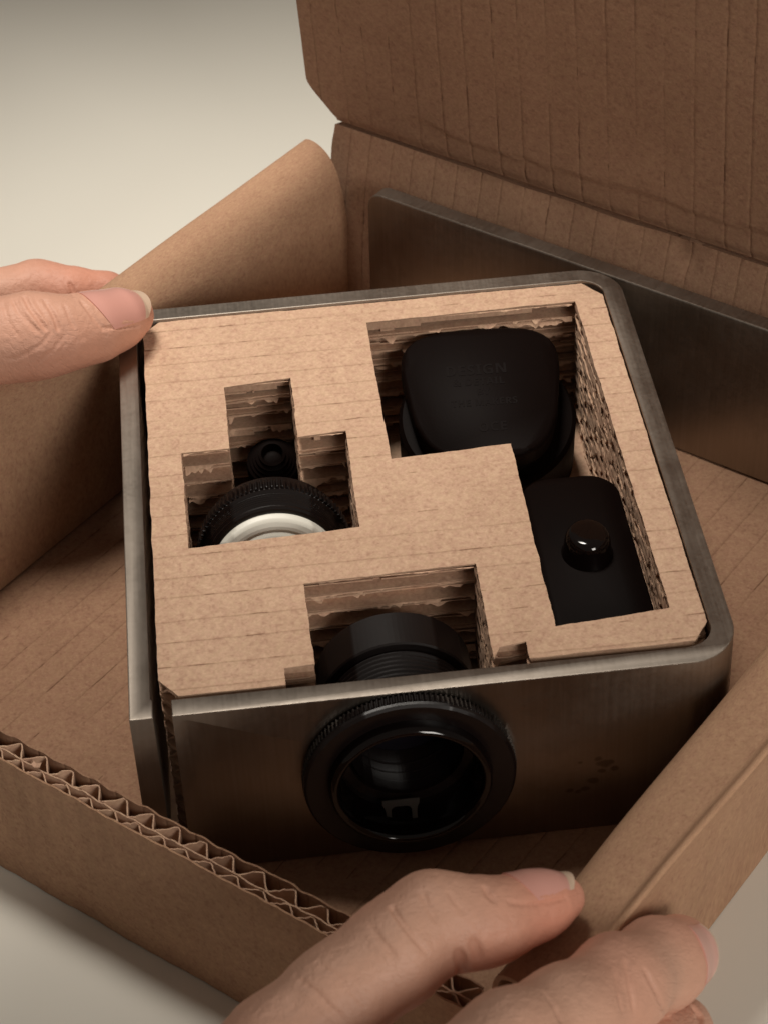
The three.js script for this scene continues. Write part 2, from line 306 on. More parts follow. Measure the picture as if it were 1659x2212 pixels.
// ------------------------------------------------------------------ the insert: ten layers of corrugated board cut to shape
const INS_TOP = 0.0518, LAY = 0.00515;
const OUT = [[0.0069, 0.0106], [0.0115, 0.0056], [0.1312, 0.0058], [0.1362, 0.0122], [0.1362, 0.1495], [0.1322, 0.1556], [0.0931, 0.1558], [0.0931, 0.1500], [0.0868, 0.1510], [0.0858, 0.1558], [0.0436, 0.1562], [0.0434, 0.1505], [0.0362, 0.1508], [0.0362, 0.1563], [0.0113, 0.1564], [0.0069, 0.1505]];
// pocket for the front lens is open to the front edge
const OUTC = [...OUT.slice(0, 8), [0.0866, 0.1512], [0.0848, 0.1545], [0.0852, 0.1208], [0.0430, 0.1219], [0.0434, 0.1505], ...OUT.slice(12)];
const FULL = [...OUT.slice(0, 6), ...OUT.slice(13)];
const HA = [[0.0280, 0.0391], [0.0462, 0.0376], [0.0460, 0.0640], [0.0588, 0.0632], [0.0586, 0.1028], [0.0158, 0.1046], [0.0155, 0.0660], [0.0280, 0.0660]];
const HB = [[0.0690, 0.0151], [0.1280, 0.0142], [0.1285, 0.1436], [0.1007, 0.1460], [0.1007, 0.0754], [0.0693, 0.0770]];
function ragged(poly, amp, sd, step = 0.0007) {
  const o = []; poly.forEach((p, k) => { const q = poly[(k + 1) % poly.length], L = Math.hypot(q[0] - p[0], q[1] - p[1]), n = Math.max(1, Math.round(L / step)), nx = -(q[1] - p[1]) / L, ny = (q[0] - p[0]) / L;
    for (let i = 0; i < n; i++) { const t = i / n, e = Math.min(1, Math.min(t, 1 - t) * L / 0.002), a = (amp * 0.55 * noise3(k * 13 + i * 0.55, sd, 0) + amp * 1.1 * noise3(k * 17 + i * 0.11, sd, 5)) * (0.3 + 0.7 * e); o.push([p[0] + (q[0] - p[0]) * t + nx * a, p[1] + (q[1] - p[1]) * t + ny * a]); } });
  return o;
}
const shapeOf = (poly, holes) => { const s = new THREE.Shape(poly.map(([x, z]) => new THREE.Vector2(x, z))); for (const h of holes) s.holes.push(new THREE.Path(h.map(([x, z]) => new THREE.Vector2(x, z)))); return s; };
const crossings = (polys, z) => { const xs = []; for (const p of polys) for (let i = 0; i < p.length; i++) { const a = p[i], b = p[(i + 1) % p.length]; if ((a[1] > z) !== (b[1] > z)) xs.push(a[0] + (z - a[1]) / (b[1] - a[1]) * (b[0] - a[0])); } return xs.sort((p, q) => p - q); };
const insert = thing('corrugated_insert', 'light brown layered corrugated cardboard insert with cut pockets inside the steel case', 'insert');
{
  const grow = (h, d) => { const cx = h.reduce((s, p) => s + p[0], 0) / h.length, cz = h.reduce((s, p) => s + p[1], 0) / h.length; return h.map(([x, z]) => [x + d[0] * Math.sign(x - cx), z + d[1] * Math.sign(z - cz) + d[2]]); };
  for (let L = 0; L < 10; L++) {
    const yT = INS_TOP - L * LAY, deep = L >= 8, tl = 0.00045;
    seed = 500 + L * 71;
    const d = L ? [rr(-0.0003, 0.0005), rr(-0.0002, 0.0003), rr(-0.0007, 0.0006)] : [0, 0, 0];
    const outer = deep ? FULL : (L ? OUTC.map(([x, z], i) => (i >= 8 && i <= 12) ? [x, z + d[2] * (z < 0.13 ? 1 : 0)] : [x, z]) : OUTC), holes = deep ? [] : [grow(HA, d), grow(HB, d)];
    const group = new THREE.Group(); group.name = 'cardboard_layer'; insert.add(group);
    const liner = (y, sd) => { let g = new THREE.ExtrudeGeometry(shapeOf(ragged(outer, 0.00013, sd), holes.map((h, k) => ragged(h, L ? 0.00026 : 0.00014, sd + 3 + k))), { depth: tl, bevelEnabled: false }); g.rotateX(Math.PI / 2); g.translate(0, y, 0); return boxUV(g, TILE, false, [0.02 + L * 0.13, 0.01 + L * 0.017]); };
    part('liner', liner(yT, L * 11 + 1), L ? M.fluting : M.ribbed, group);
    part('liner', liner(yT - LAY + tl + 0.0001, L * 11 + 6), M.fluting, group);
    // corrugated medium between them
    const recess = (poly, edges) => { const o = []; poly.forEach((p, i) => { const e = edges.includes(i), was = edges.includes((i - 1 + poly.length) % poly.length); if (!e && !was) { o.push(p); return; } if (!e) return; const q = poly[(i + 1) % poly.length], n = Math.max(3, Math.round(Math.abs(q[0] - p[0]) / 0.004)), dEdge = rr(0.0010, 0.0046); for (let k = 0; k < n; k++) { const a = k / n, b = (k + 1) / n, d = deep ? 0 : dEdge + rr(-0.0006, 0.0006) * (rnd() < 0.5 ? 1 : 0), z0 = p[1] + (q[1] - p[1]) * a - d, z1 = p[1] + (q[1] - p[1]) * b - d; o.push([p[0] + (q[0] - p[0]) * a, z0], [p[0] + (q[0] - p[0]) * b, z1]); } }); return o; };
    const polys = deep ? [outer] : [recess(outer, [10]), recess(holes[0], [0, 2, 6]), recess(holes[1], [0])], step = L < 5 ? 0.0005 : 0.001, A = (LAY - 2 * tl - 0.0005) / 2, ym = yT - LAY / 2, ph = rr(0, 0.008), t = 0.00045, P = [], I = [];
    const yw = (z) => ym + A * clamp(1.3 * Math.sin((z + ph + 0.0012 * noise3(z * 120, L, 3)) / 0.008 * 6.2832), -1, 1) * (0.8 + 0.2 * noise3(z * 200, L, 7));
    for (let z = 0.0058; z < 0.1562; z += step) {
      const xs = crossings(polys, z + step / 2);
      for (let k = 0; k + 1 < xs.length; k += 2) {
        const j = () => rr(-0.0001, 0.00018) + 0.0002 * noise3(z * 900, k, L), xa = xs[k] + Math.abs(j()), xb = xs[k + 1] - Math.abs(j()), ya = yw(z), yb = yw(z + step);
        const n = P.length / 3; for (const [x, y, zz] of [[xa, ya, z], [xb, ya, z], [xb, yb, z + step], [xa, yb, z + step]]) P.push(x, y + t / 2, zz, x, y - t / 2, zz);
        I.push(n, n + 6, n + 4, n, n + 4, n + 2, n + 1, n + 3, n + 5, n + 1, n + 5, n + 7, n, n + 1, n + 7, n, n + 7, n + 6, n + 2, n + 4, n + 5, n + 2, n + 5, n + 3, n + 6, n + 7, n + 5, n + 6, n + 5, n + 4, n, n + 2, n + 3, n, n + 3, n + 1);
      }
    }
    let g = new THREE.BufferGeometry(); g.setAttribute('position', new THREE.Float32BufferAttribute(P, 3)); g.setIndex(I); g = boxUV(g, TILE); g.computeVertexNormals();
    part('fluted_medium', g, M.fluting, group);
    // torn strips of paper hanging from the cut walls that run along the flutes
    if (!deep && L < 6) {
      const gb = new GB(), walls = [[0.0285, 0.0455, 0.0385], [0.016, 0.0275, 0.0662], [0.0465, 0.058, 0.0637], [0.07, 0.127, 0.0149], [0.0436, 0.0846, 0.1216]];
      for (const [xa, xb, zw] of walls) for (const low of [0, 1]) {   // a ragged lip along the cut edge of each liner
        const n = Math.ceil((xb - xa) / 0.0005), G = [], y0 = yT - (low ? LAY - 0.0006 : 0.0004);
        for (let i = 0; i <= n; i++) {
          const x = xa + (xb - xa) * i / n, q = noise3(i * 0.16, zw * 999, L * 5 + low) + 0.5 * noise3(i * 0.6, zw * 777, L * 9 + low), lip = 0.0001 + 0.0013 * Math.max(0, q) * (L || low ? 1 : 0.25), drop = 0.7 * noise3(i * 0.07, L * 3 + low, zw * 500) - 0.5, row = [];
          for (let e = 0; e <= 3; e++) { const w = lip * e / 3; row.push(V(x, y0 + drop * w * (0.5 + e / 3), zw - 0.0004 + w + 0.0003)); }
          G.push(row);
        }
        gb.grid(G, (i, j, p) => uvT(p.x, p.z));
      }
      for (const [xw, za, zb] of [[0.0460, 0.038, 0.0635], [0.0587, 0.064, 0.1022], [0.1282, 0.0150, 0.1430], [0.0850, 0.1215, 0.154]]) for (let z = za; z < zb;) {
        const len = rr(0.003, 0.011), n = 10, G = [], top = rnd() < 0.5; if (rnd() < 0.12) { z += len * 0.4; continue; }
        for (let i = 0; i <= n; i++) { const hh = LAY * rr(0.40, 0.44) * (1 + 0.4 * noise3(i * 0.5, z * 500, L)), zz = Math.min(z + len * i / n, zb), y0 = top ? yT - 0.0002 : yT - LAY + 0.0003, sg = top ? -1 : 1; G.push([V(xw - 0.0001, y0, zz), V(xw - 0.0002 - 0.00012 * rnd(), y0 + sg * hh * 0.5, zz), V(xw - 0.0001 + 0.0002 * noise3(i, z * 90, 2), y0 + sg * hh, zz)]); }
        gb.grid(G, (i, j, p) => uvT(p.z, p.y)); z += len * 0.9;
      }
      if (gb.p.length) { const m = part('torn_paper', gb.geo(), M.torn, group); m.userData.kind = 'stuff'; }
    }
  }
}

// ------------------------------------------------------------------ lenses
const lathe = (pts, seg = 96) => { const g = new THREE.LatheGeometry(pts.map(([r, z]) => new THREE.Vector2(r, z)), seg); g.rotateX(Math.PI / 2); return g; };   // axis along +z
function knurl(ro, ri, n, z0, z1) {                    // toothed ring with its axis along z
  const s = new THREE.Shape(); for (let i = 0; i < n * 4; i++) { const t = i / (n * 4) * Math.PI * 2, r = (i % 4 === 1 || i % 4 === 2) ? ro : ri; i ? s.lineTo(r * Math.cos(t), r * Math.sin(t)) : s.moveTo(r * Math.cos(t), r * Math.sin(t)); }
  const h = new THREE.Path(); h.absarc(0, 0, ri - 0.0012, 0, Math.PI * 2, true); s.holes.push(h);
  const b = 0.00025, g = new THREE.ExtrudeGeometry(s, { depth: z1 - z0 - 2 * b, bevelEnabled: true, bevelThickness: b, bevelSize: 0.00018, bevelOffset: -0.00018, bevelSegments: 1, curveSegments: 48 }); g.translate(0, 0, z0 + b); return g;
}
const threads = (r, z0, z1, n, d = 0.00035) => { const o = []; for (let i = 0; i < n; i++) { const z = z0 + (z1 - z0) * i / n, p = (z1 - z0) / n; o.push([r - d, z], [r, z + p * 0.35], [r, z + p * 0.55], [r - d, z + p * 0.9]); } return o; };
{
  const t = thing('camera_lens', 'black lens mounted through the front wall of the steel case', 'lens'); t.position.set(LX, LY, LZ);
  part('barrel', toCreasedNormals(lathe([[0.012, -0.0342], [0.0186, -0.0342], [0.0191, -0.0338], [0.0191, -0.0232], [0.0187, -0.0228], [0.0172, -0.0226], ...threads(0.0171, -0.0226, -0.0120, 7), [0.017, -0.0118]]).toNonIndexed(), 0.5), M.black, t);
  part('knurled_ring', toCreasedNormals(knurl(0.0179, 0.0173, 96, -0.0118, -0.0070), 0.5), M.black, t);
  part('mount', lathe([[0.0165, -0.007], [0.0186, -0.007], [0.0186, 0.0004], [0.0242, 0.0004]]), M.black, t);
  part('knurled_ring', toCreasedNormals(knurl(0.0253, 0.0247, 128, 0.0004, 0.0030), 0.5), M.blackSatin, t);
  part('front_ring', toCreasedNormals(lathe([[0.0240, 0.0030], [0.0249, 0.0030], [0.02515, 0.0033], [0.0250, 0.0040], [0.0244, 0.0046], [0.0236, 0.0047], [0.0205, 0.0036], [0.0190, 0.0035]], 128).toNonIndexed(), 0.5), M.black, t);
  part('front_lip', lathe([[0.0194, 0.0028], [0.0194, 0.0046], [0.0191, 0.0060], [0.0185, 0.0068], [0.0177, 0.0069], [0.0170, 0.0062], [0.0166, 0.0048], [0.0165, 0.0025], [0.0164, -0.0015], [0.0162, -0.0018], [0.0160, -0.0026]], 128), M.blackGloss, t);
  const tube = part('inner_tube', toCreasedNormals(lathe([[0.0162, -0.002], [0.016, -0.0045], [0.0150, -0.0048], [0.0138, -0.0050], ...threads(0.0136, -0.0052, -0.0172, 4, 0.0006).map(([r, z]) => [r, -0.0224 - z]), [0.0132, -0.019]].map(([r, z]) => [r, z]), 96).toNonIndexed(), 0.5), M.blackSatin, t);
  part('glass', lathe([[0.0001, -0.0165], [0.004, -0.0168], [0.008, -0.0176], [0.0128, -0.0190], [0.0142, -0.0194]], 64), M.glass, t);
  const s = new THREE.Shape(); s.moveTo(-0.0042, 0.0046); s.lineTo(0.0042, 0.0046); s.lineTo(0.0042, 0.0036); s.quadraticCurveTo(0.0036, 0.0030, 0.0035, 0.0018); s.lineTo(0.0035, 0); s.lineTo(0.0024, 0); s.lineTo(0.0024, 0.0022); s.quadraticCurveTo(0.0022, 0.0031, 0.0012, 0.0032); s.lineTo(-0.0012, 0.0032); s.quadraticCurveTo(-0.0022, 0.0031, -0.0024, 0.0022); s.lineTo(-0.0024, 0); s.lineTo(-0.0035, 0); s.lineTo(-0.0035, 0.0018); s.quadraticCurveTo(-0.0036, 0.0030, -0.0042, 0.0036);
  const g = new THREE.ExtrudeGeometry(s, { depth: 0.0006, bevelEnabled: true, bevelThickness: 0.0001, bevelSize: 0.0001, bevelSegments: 1 }); g.rotateX(-0.5); g.scale(1.05, 1.25, 1); g.translate(-0.0022, -0.0172, 0.0004);
  part('retaining_clip', g, M.greyTab, t);
}
{
  const t = thing('eyepiece_lens', 'black lens with knurled ring and white end cap lying in a pocket of the insert', 'lens'); t.position.set(0.0372, 0.0264, 0.0724); t.rotation.x = -0.17;
  part('shoulder', toCreasedNormals(lathe([[0.0050, -0.0180], [0.0058, -0.0120], [0.0062, -0.0100], [0.0062, -0.0012], [0.0105, -0.0006], [0.0150, 0.0002], [0.0188, 0.0022], [0.0193, 0.0034], [0.0193, 0.0056]]).toNonIndexed(), 0.6), M.black, t);
  part('knurled_ring', toCreasedNormals(knurl(0.0203, 0.0195, 92, 0.0056, 0.0098), 0.5), M.blackSatin, t);
  part('thread', toCreasedNormals(lathe([[0.0195, 0.0098], [0.0196, 0.0104], [0.0190, 0.0108], ...threads(0.0190, 0.0110, 0.0162, 5), [0.0184, 0.0164], [0.0185, 0.0174], [0.0180, 0.0179], [0.0168, 0.0179]]).toNonIndexed(), 0.5), M.blackSatin, t);
  part('white_cap', toCreasedNormals(lathe([[0.0168, 0.0150], [0.0168, 0.0184], [0.0163, 0.0194], [0.0155, 0.0203], [0.0144, 0.0207], [0.0136, 0.0208], [0.0131, 0.0206], [0.0128, 0.0209], [0.0123, 0.0217], [0.0114, 0.0225], [0.0085, 0.0241], [0.0050, 0.0250], [0.0001, 0.0253]]).toNonIndexed(), 0.7), M.white, t);
  // small eye end: stacked rings that face up out of the pocket
  const e = new THREE.Group(); e.name = 'eye_end'; e.position.set(0.0020, 0.0076, -0.0262); e.rotation.x = -0.95; e.scale.setScalar(0.78); t.add(e);
  part('ring_stack', toCreasedNormals(lathe([[0.0085, -0.018], [0.0090, -0.008], [0.0092, -0.002], [0.0090, 0.0006], [0.0080, 0.0012], [0.0079, 0.0020], [0.0070, 0.0025], [0.0069, 0.0034], [0.0060, 0.0040], [0.0059, 0.0050], [0.0048, 0.0056], [0.0047, 0.0066], [0.0038, 0.0070], [0.0034, 0.0060], [0.0032, 0.0040]], 64).toNonIndexed(), 0.5), M.blackMatte, e);
  part('glass', lathe([[0.0001, 0.0048], [0.002, 0.0046], [0.0033, 0.0040]], 32), M.blackMatte, e);
}
const font = await new FontLoader().loadAsync('fonts/droid/droid_sans_bold.typeface.json');
{
  // rounded square cap on a round body, tilted in its pocket
  const t = thing('square_lens_cap', 'black matte rounded square cap with faint raised lettering in the largest pocket', 'lens cap');
  const outline = (k, top, bot, hh) => { const s = [], n = 96; for (let i = 0; i < n; i++) { const a = i / n * 6.28318, c = Math.cos(a), d = Math.sin(a), e = 2 / 3.4, x = Math.sign(c) * Math.abs(c) ** e, y = Math.sign(d) * Math.abs(d) ** e, w = (bot + (top - bot) * (y * 0.5 + 0.5)); s.push(new THREE.Vector2(x * w * k, y * hh * k)); } return new THREE.Shape(s); };
  let g = new THREE.ExtrudeGeometry(outline(1, 0.0242, 0.0178, 0.0222), { depth: 0.0042, bevelEnabled: true, bevelThickness: 0.0016, bevelSize: 0.0016, bevelOffset: -0.0016, bevelSegments: 5 });
  g = toCreasedNormals(boxUV(g, 0.05), 0.9);
  const cap = part('cap', g, M.blackMatte, t);
  const body = part('round_body', toCreasedNormals(lathe([[0.0205, -0.0240], [0.0240, -0.0235], [0.0246, -0.022], [0.0246, -0.0050], [0.0236, -0.0036], [0.0205, -0.003], [0.019, -0.001]], 80).toNonIndexed(), 0.5), M.blackMatte, t);
  body.position.set(0.001, -0.002, 0);
  const txt = (str, size, x, y) => { const q = new TextGeometry(str, { font, size, depth: 0.00009, curveSegments: 3, bevelEnabled: false }); q.computeBoundingBox(); q.translate(x - q.boundingBox.max.x / 2, y, 0.0058); return q; };
  part('lettering', mergeGeometries([txt('DESIGN', 0.0034, -0.0015, 0.0058), txt('& DETAIL', 0.0024, -0.001, 0.0022), txt('BY', 0.0022, 0.0, -0.0012), txt('THE MAKERS', 0.0022, 0.0, -0.0048), txt('OCE', 0.0030, 0.0015, -0.0135)]), M.blackMatte, cap);
  t.position.set(0.0988, 0.0352, 0.0355); t.rotation.set(-Math.PI / 2 + 0.30, 0, 0); t.rotation.order = 'XYZ';
  t.rotateZ(-0.05); t.rotateY(-0.03);
}
{
  const t = thing('remote_control', 'small black rounded remote with one glossy raised round button', 'remote'); t.position.set(0.1148, 0, 0.1085);
  const w = 0.0131, l = 0.0320, r = 0.0085, s = new THREE.Shape();
  s.moveTo(-w + r, -l); s.lineTo(w - r, -l); s.absarc(w - r, -l + r, r, -Math.PI / 2, 0); s.lineTo(w, l - r); s.absarc(w - r, l - r, r, 0, Math.PI / 2); s.lineTo(-w + r, l); s.absarc(-w + r, l - r, r, Math.PI / 2, Math.PI); s.lineTo(-w, -l + r); s.absarc(-w + r, -l + r, r, Math.PI, Math.PI * 1.5);
  let g = new THREE.ExtrudeGeometry(s, { depth: 0.0260, bevelEnabled: true, bevelThickness: 0.0015, bevelSize: 0.0015, bevelOffset: -0.0015, bevelSegments: 5, curveSegments: 10 }); g.rotateX(Math.PI / 2); g.translate(0, 0.0388 - 0.0015 + 0.0015, 0);
  part('body', toCreasedNormals(boxUV(g, 0.05), 0.9), M.blackMatte, t);
  const b = new THREE.LatheGeometry([[0.0074, 0.0396], [0.0074, 0.0404], [0.0070, 0.0410], [0.0067, 0.0428], [0.0065, 0.0442], [0.0061, 0.0452], [0.0055, 0.0459], [0.0047, 0.0463], [0.0030, 0.0465], [0.0001, 0.0465]].map(([x, y]) => new THREE.Vector2(x, y)), 64);
  b.translate(0, -0.0396, 0); b.scale(0.88, 1.15, 0.98); b.translate(0.0004, 0.0396, -0.0005);
  part('button', b, M.blackGloss, t);
  seed = 4242; const dust = []; for (let i = 0; i < 26; i++) { const q = new THREE.TetrahedronGeometry(rr(0.00008, 0.0002)); q.rotateX(rr(0, 3)); q.rotateZ(rr(0, 3)); q.translate(rr(-0.011, 0.011), 0.0389, rr(-0.028, 0.026)); dust.push(q); }
  part('dust', mergeGeometries(dust), M.torn, t).userData.kind = 'stuff';
}
// ------------------------------------------------------------------ hands: joints are set from picture directions and heights, then meshed from a distance field
const ray = (px, py) => V((px - 829.5) / FPX, -(py - 1106) / FPX, -1).applyQuaternion(camera.quaternion).normalize();
const pix = (px, py, y) => { const d = ray(px, py); return EYE.clone().addScaledVector(d, (y - EYE.y) / d.y); };
const bx = (u, y, v) => V(u * CA + v * SA, y, u * SA - v * CA);
const smin = (a, b, k) => { const h = Math.max(k - Math.abs(a - b), 0) / k; return Math.min(a, b) - h * h * k * 0.25; };
function chain(list) { const o = []; for (let i = 0; i + 1 < list.length; i++) o.push([list[i][0], list[i + 1][0], list[i][1], list[i + 1][1]]); return o; }
function field(groups, creases) {                      // groups: {bones, k, join}
  const G = groups.map((g) => ({ ...g, b: g.bones.map(([a, b, ra, rb]) => { const d = b.clone().sub(a); return [a.x, a.y, a.z, d.x, d.y, d.z, 1 / Math.max(1e-12, d.lengthSq()), ra, rb - ra]; }) }));
  for (const g of G) { const bb = new THREE.Box3(); for (const [a, b, ra, rb] of g.bones) bb.expandByPoint(a).expandByPoint(b); g.c = bb.getCenter(V()); g.R = 0; for (const [a, b, ra, rb] of g.bones) g.R = Math.max(g.R, a.distanceTo(g.c) + ra, b.distanceTo(g.c) + rb); }
  const segs = []; for (const c of creases) for (let i = 0; i + 1 < c.pts.length; i++) { const a = c.pts[i], d = c.pts[i + 1].clone().sub(a); segs.push([a.x, a.y, a.z, d.x, d.y, d.z, 1 / Math.max(1e-12, d.lengthSq()), c.depth, c.w]); }
  const f = (x, y, z, fine = true) => {
    let all = 1;
    for (const g of G) {
      const bd = Math.sqrt((x - g.c.x) ** 2 + (y - g.c.y) ** 2 + (z - g.c.z) ** 2) - g.R; if (bd > all + 0.012 || bd > 0.03) { all = Math.min(all, Math.max(bd, 0.012)); continue; }
      let dg = 1;
      for (const q of g.b) { const px = x - q[0], py = y - q[1], pz = z - q[2], t = clamp((px * q[3] + py * q[4] + pz * q[5]) * q[6], 0, 1), ex = px - q[3] * t, ey = py - q[4] * t, ez = pz - q[5] * t; dg = smin(dg, Math.sqrt(ex * ex + ey * ey + ez * ez) - q[7] - q[8] * t, g.k); }
      all = smin(all, dg, g.join);
    }
    if (fine && all < 0.003) {
      for (const q of segs) { const px = x - q[0], py = y - q[1], pz = z - q[2]; if (px * px + py * py + pz * pz > 0.0009) continue; const t = clamp((px * q[3] + py * q[4] + pz * q[5]) * q[6], 0, 1), ex = px - q[3] * t, ey = py - q[4] * t, ez = pz - q[5] * t, e = (ex * ex + ey * ey + ez * ez) / (q[8] * q[8]); if (e < 9) all += q[7] * (Math.exp(-e) - 0.10 * Math.exp(-e * 0.2)); }
      all += 0.00022 * noise3(x * 170, y * 170, z * 170) + 0.00007 * noise3(x * 700, y * 700, z * 700) + 0.00004 * noise3(x * 1500, y * 1500, z * 1500);
    }
    return all;
  };
  return f;
}
function meshField(f, lo, hi, h, shade) {              // surface nets on the cells near the surface
  const nx = Math.ceil((hi.x - lo.x) / h), ny = Math.ceil((hi.y - lo.y) / h), nz = Math.ceil((hi.z - lo.z) / h), sx = nx + 1, sy = ny + 1;
  const val = new Float32Array(sx * sy * (nz + 1)).fill(9), id = new Int32Array(sx * sy * (nz + 1)).fill(-1), at = (i, j, k) => (k * sy + j) * sx + i, Bk = 8, active = [], reach = Bk * h * 0.5 * 1.733 + 0.0015;
  for (let k = 0; k < nz; k += Bk) for (let j = 0; j < ny; j += Bk) for (let i = 0; i < nx; i += Bk) {
    if (Math.abs(f(lo.x + (i + Bk / 2) * h, lo.y + (j + Bk / 2) * h, lo.z + (k + Bk / 2) * h, false)) > reach) continue;
    active.push([i, j, k]);
    for (let c = k; c <= Math.min(k + Bk, nz); c++) for (let b = j; b <= Math.min(j + Bk, ny); b++) for (let a = i; a <= Math.min(i + Bk, nx); a++) { const q = at(a, b, c); if (val[q] === 9) val[q] = f(lo.x + a * h, lo.y + b * h, lo.z + c * h); }
  }
  const P = [], I = [], E = [[0, 0, 0, 1, 0, 0], [0, 1, 0, 1, 1, 0], [0, 0, 1, 1, 0, 1], [0, 1, 1, 1, 1, 1], [0, 0, 0, 0, 1, 0], [1, 0, 0, 1, 1, 0], [0, 0, 1, 0, 1, 1], [1, 0, 1, 1, 1, 1], [0, 0, 0, 0, 0, 1], [1, 0, 0, 1, 0, 1], [0, 1, 0, 0, 1, 1], [1, 1, 0, 1, 1, 1]];
  const cells = [];
  for (const [bi, bj, bk] of active) for (let k = bk; k < Math.min(bk + Bk, nz); k++) for (let j = bj; j < Math.min(bj + Bk, ny); j++) for (let i = bi; i < Math.min(bi + Bk, nx); i++) {
    let n = 0, x = 0, y = 0, z = 0;
    for (const e of E) { const a = val[at(i + e[0], j + e[1], k + e[2])], b = val[at(i + e[3], j + e[4], k + e[5])]; if ((a < 0) === (b < 0)) continue; const t = a / (a - b); x += e[0] + (e[3] - e[0]) * t; y += e[1] + (e[4] - e[1]) * t; z += e[2] + (e[5] - e[2]) * t; n++; }
    if (!n) continue;
    id[at(i, j, k)] = P.length / 3; P.push(lo.x + (i + x / n) * h, lo.y + (j + y / n) * h, lo.z + (k + z / n) * h); cells.push([i, j, k]);
  }
  const face = (a, b, c, d, fl) => { if (a < 0 || b < 0 || c < 0 || d < 0) return; if (fl) I.push(a, b, c, a, c, d); else I.push(a, c, b, a, d, c); };
  for (const [i, j, k] of cells) {
    const v0 = val[at(i, j, k)] < 0;
    if (j && k && v0 !== (val[at(i + 1, j, k)] < 0)) face(id[at(i, j - 1, k - 1)], id[at(i, j, k - 1)], id[at(i, j, k)], id[at(i, j - 1, k)], v0);
    if (i && k && v0 !== (val[at(i, j + 1, k)] < 0)) face(id[at(i - 1, j, k - 1)], id[at(i - 1, j, k)], id[at(i, j, k)], id[at(i, j, k - 1)], v0);
    if (i && j && v0 !== (val[at(i, j, k + 1)] < 0)) face(id[at(i - 1, j - 1, k)], id[at(i, j - 1, k)], id[at(i, j, k)], id[at(i - 1, j, k)], v0);
  }
  const n = P.length / 3, Nn = new Float32Array(n * 3), C = new Float32Array(n * 3), U = new Float32Array(n * 2), e = 0.00035;
  for (let i = 0; i < n; i++) {
    const x = P[i * 3], y = P[i * 3 + 1], z = P[i * 3 + 2]; let gx = f(x + e, y, z) - f(x - e, y, z), gy = f(x, y + e, z) - f(x, y - e, z), gz = f(x, y, z + e) - f(x, y, z - e); const l = Math.hypot(gx, gy, gz) || 1;
    Nn[i * 3] = gx / l; Nn[i * 3 + 1] = gy / l; Nn[i * 3 + 2] = gz / l;
    const c = shade(x, y, z); C[i * 3] = c[0]; C[i * 3 + 1] = c[1]; C[i * 3 + 2] = c[2];
    U[i * 2] = (x + 0.4 * y) / 0.03; U[i * 2 + 1] = (z - 0.7 * y) / 0.03;
  }
  const g = new THREE.BufferGeometry(); g.setAttribute('position', new THREE.Float32BufferAttribute(P, 3)); g.setAttribute('normal', new THREE.BufferAttribute(Nn, 3)); g.setAttribute('color', new THREE.BufferAttribute(C, 3)); g.setAttribute('uv', new THREE.BufferAttribute(U, 2)); g.setIndex(I);
  return g;
}
const skinBump = dataTex(512, (x, y) => { const i = y * N + x, t = 120 + n8[i] * 30 + n4[i] * 26 + n2[i] * 14 + Math.abs(n24[i]) * 40 - 60 * Math.exp(-((n24[i] + 0.4 * n8[i]) ** 2) / 0.012); return [t, t, t]; });
M.skin = std({ vertexColors: true, color: lin(1, 1, 1), roughness: 0.52, bumpMap: skinBump, bumpScale: 0.00017, sheen: 0.25, sheenRoughness: 0.5, sheenColor: lin(0.9, 0.5, 0.35), specularIntensity: 0.7 });
M.nail = std({ color: lin(0.68, 0.34, 0.28), roughness: 0.3, clearcoat: 0.3, clearcoatRoughness: 0.25 });
M.nailTip = std({ color: lin(0.68, 0.50, 0.37), roughness: 0.32 });
const hit = (f, px, py) => { const d = ray(px, py), p = EYE.clone(); let t = 0.3; for (let i = 0; i < 200; i++) { p.copy(EYE).addScaledVector(d, t); const s = f(p.x, p.y, p.z, false); if (s < 0.00003) break; t += s * 0.9; if (t > 1.2) return null; } return p; };
const crease = (f, list) => list.map(([depth, w, ...pp]) => { const pts = []; for (let i = 0; i + 1 < pp.length; i++) for (let k = 0; k < 4; k++) { const s = k / 4, q = hit(f, pp[i][0] + (pp[i + 1][0] - pp[i][0]) * s, pp[i][1] + (pp[i + 1][1] - pp[i][1]) * s); if (q) pts.push(q); } const q = hit(f, ...pp[pp.length - 1]); if (q) pts.push(q); return { pts, depth, w }; }).filter((c) => c.pts.length > 1);
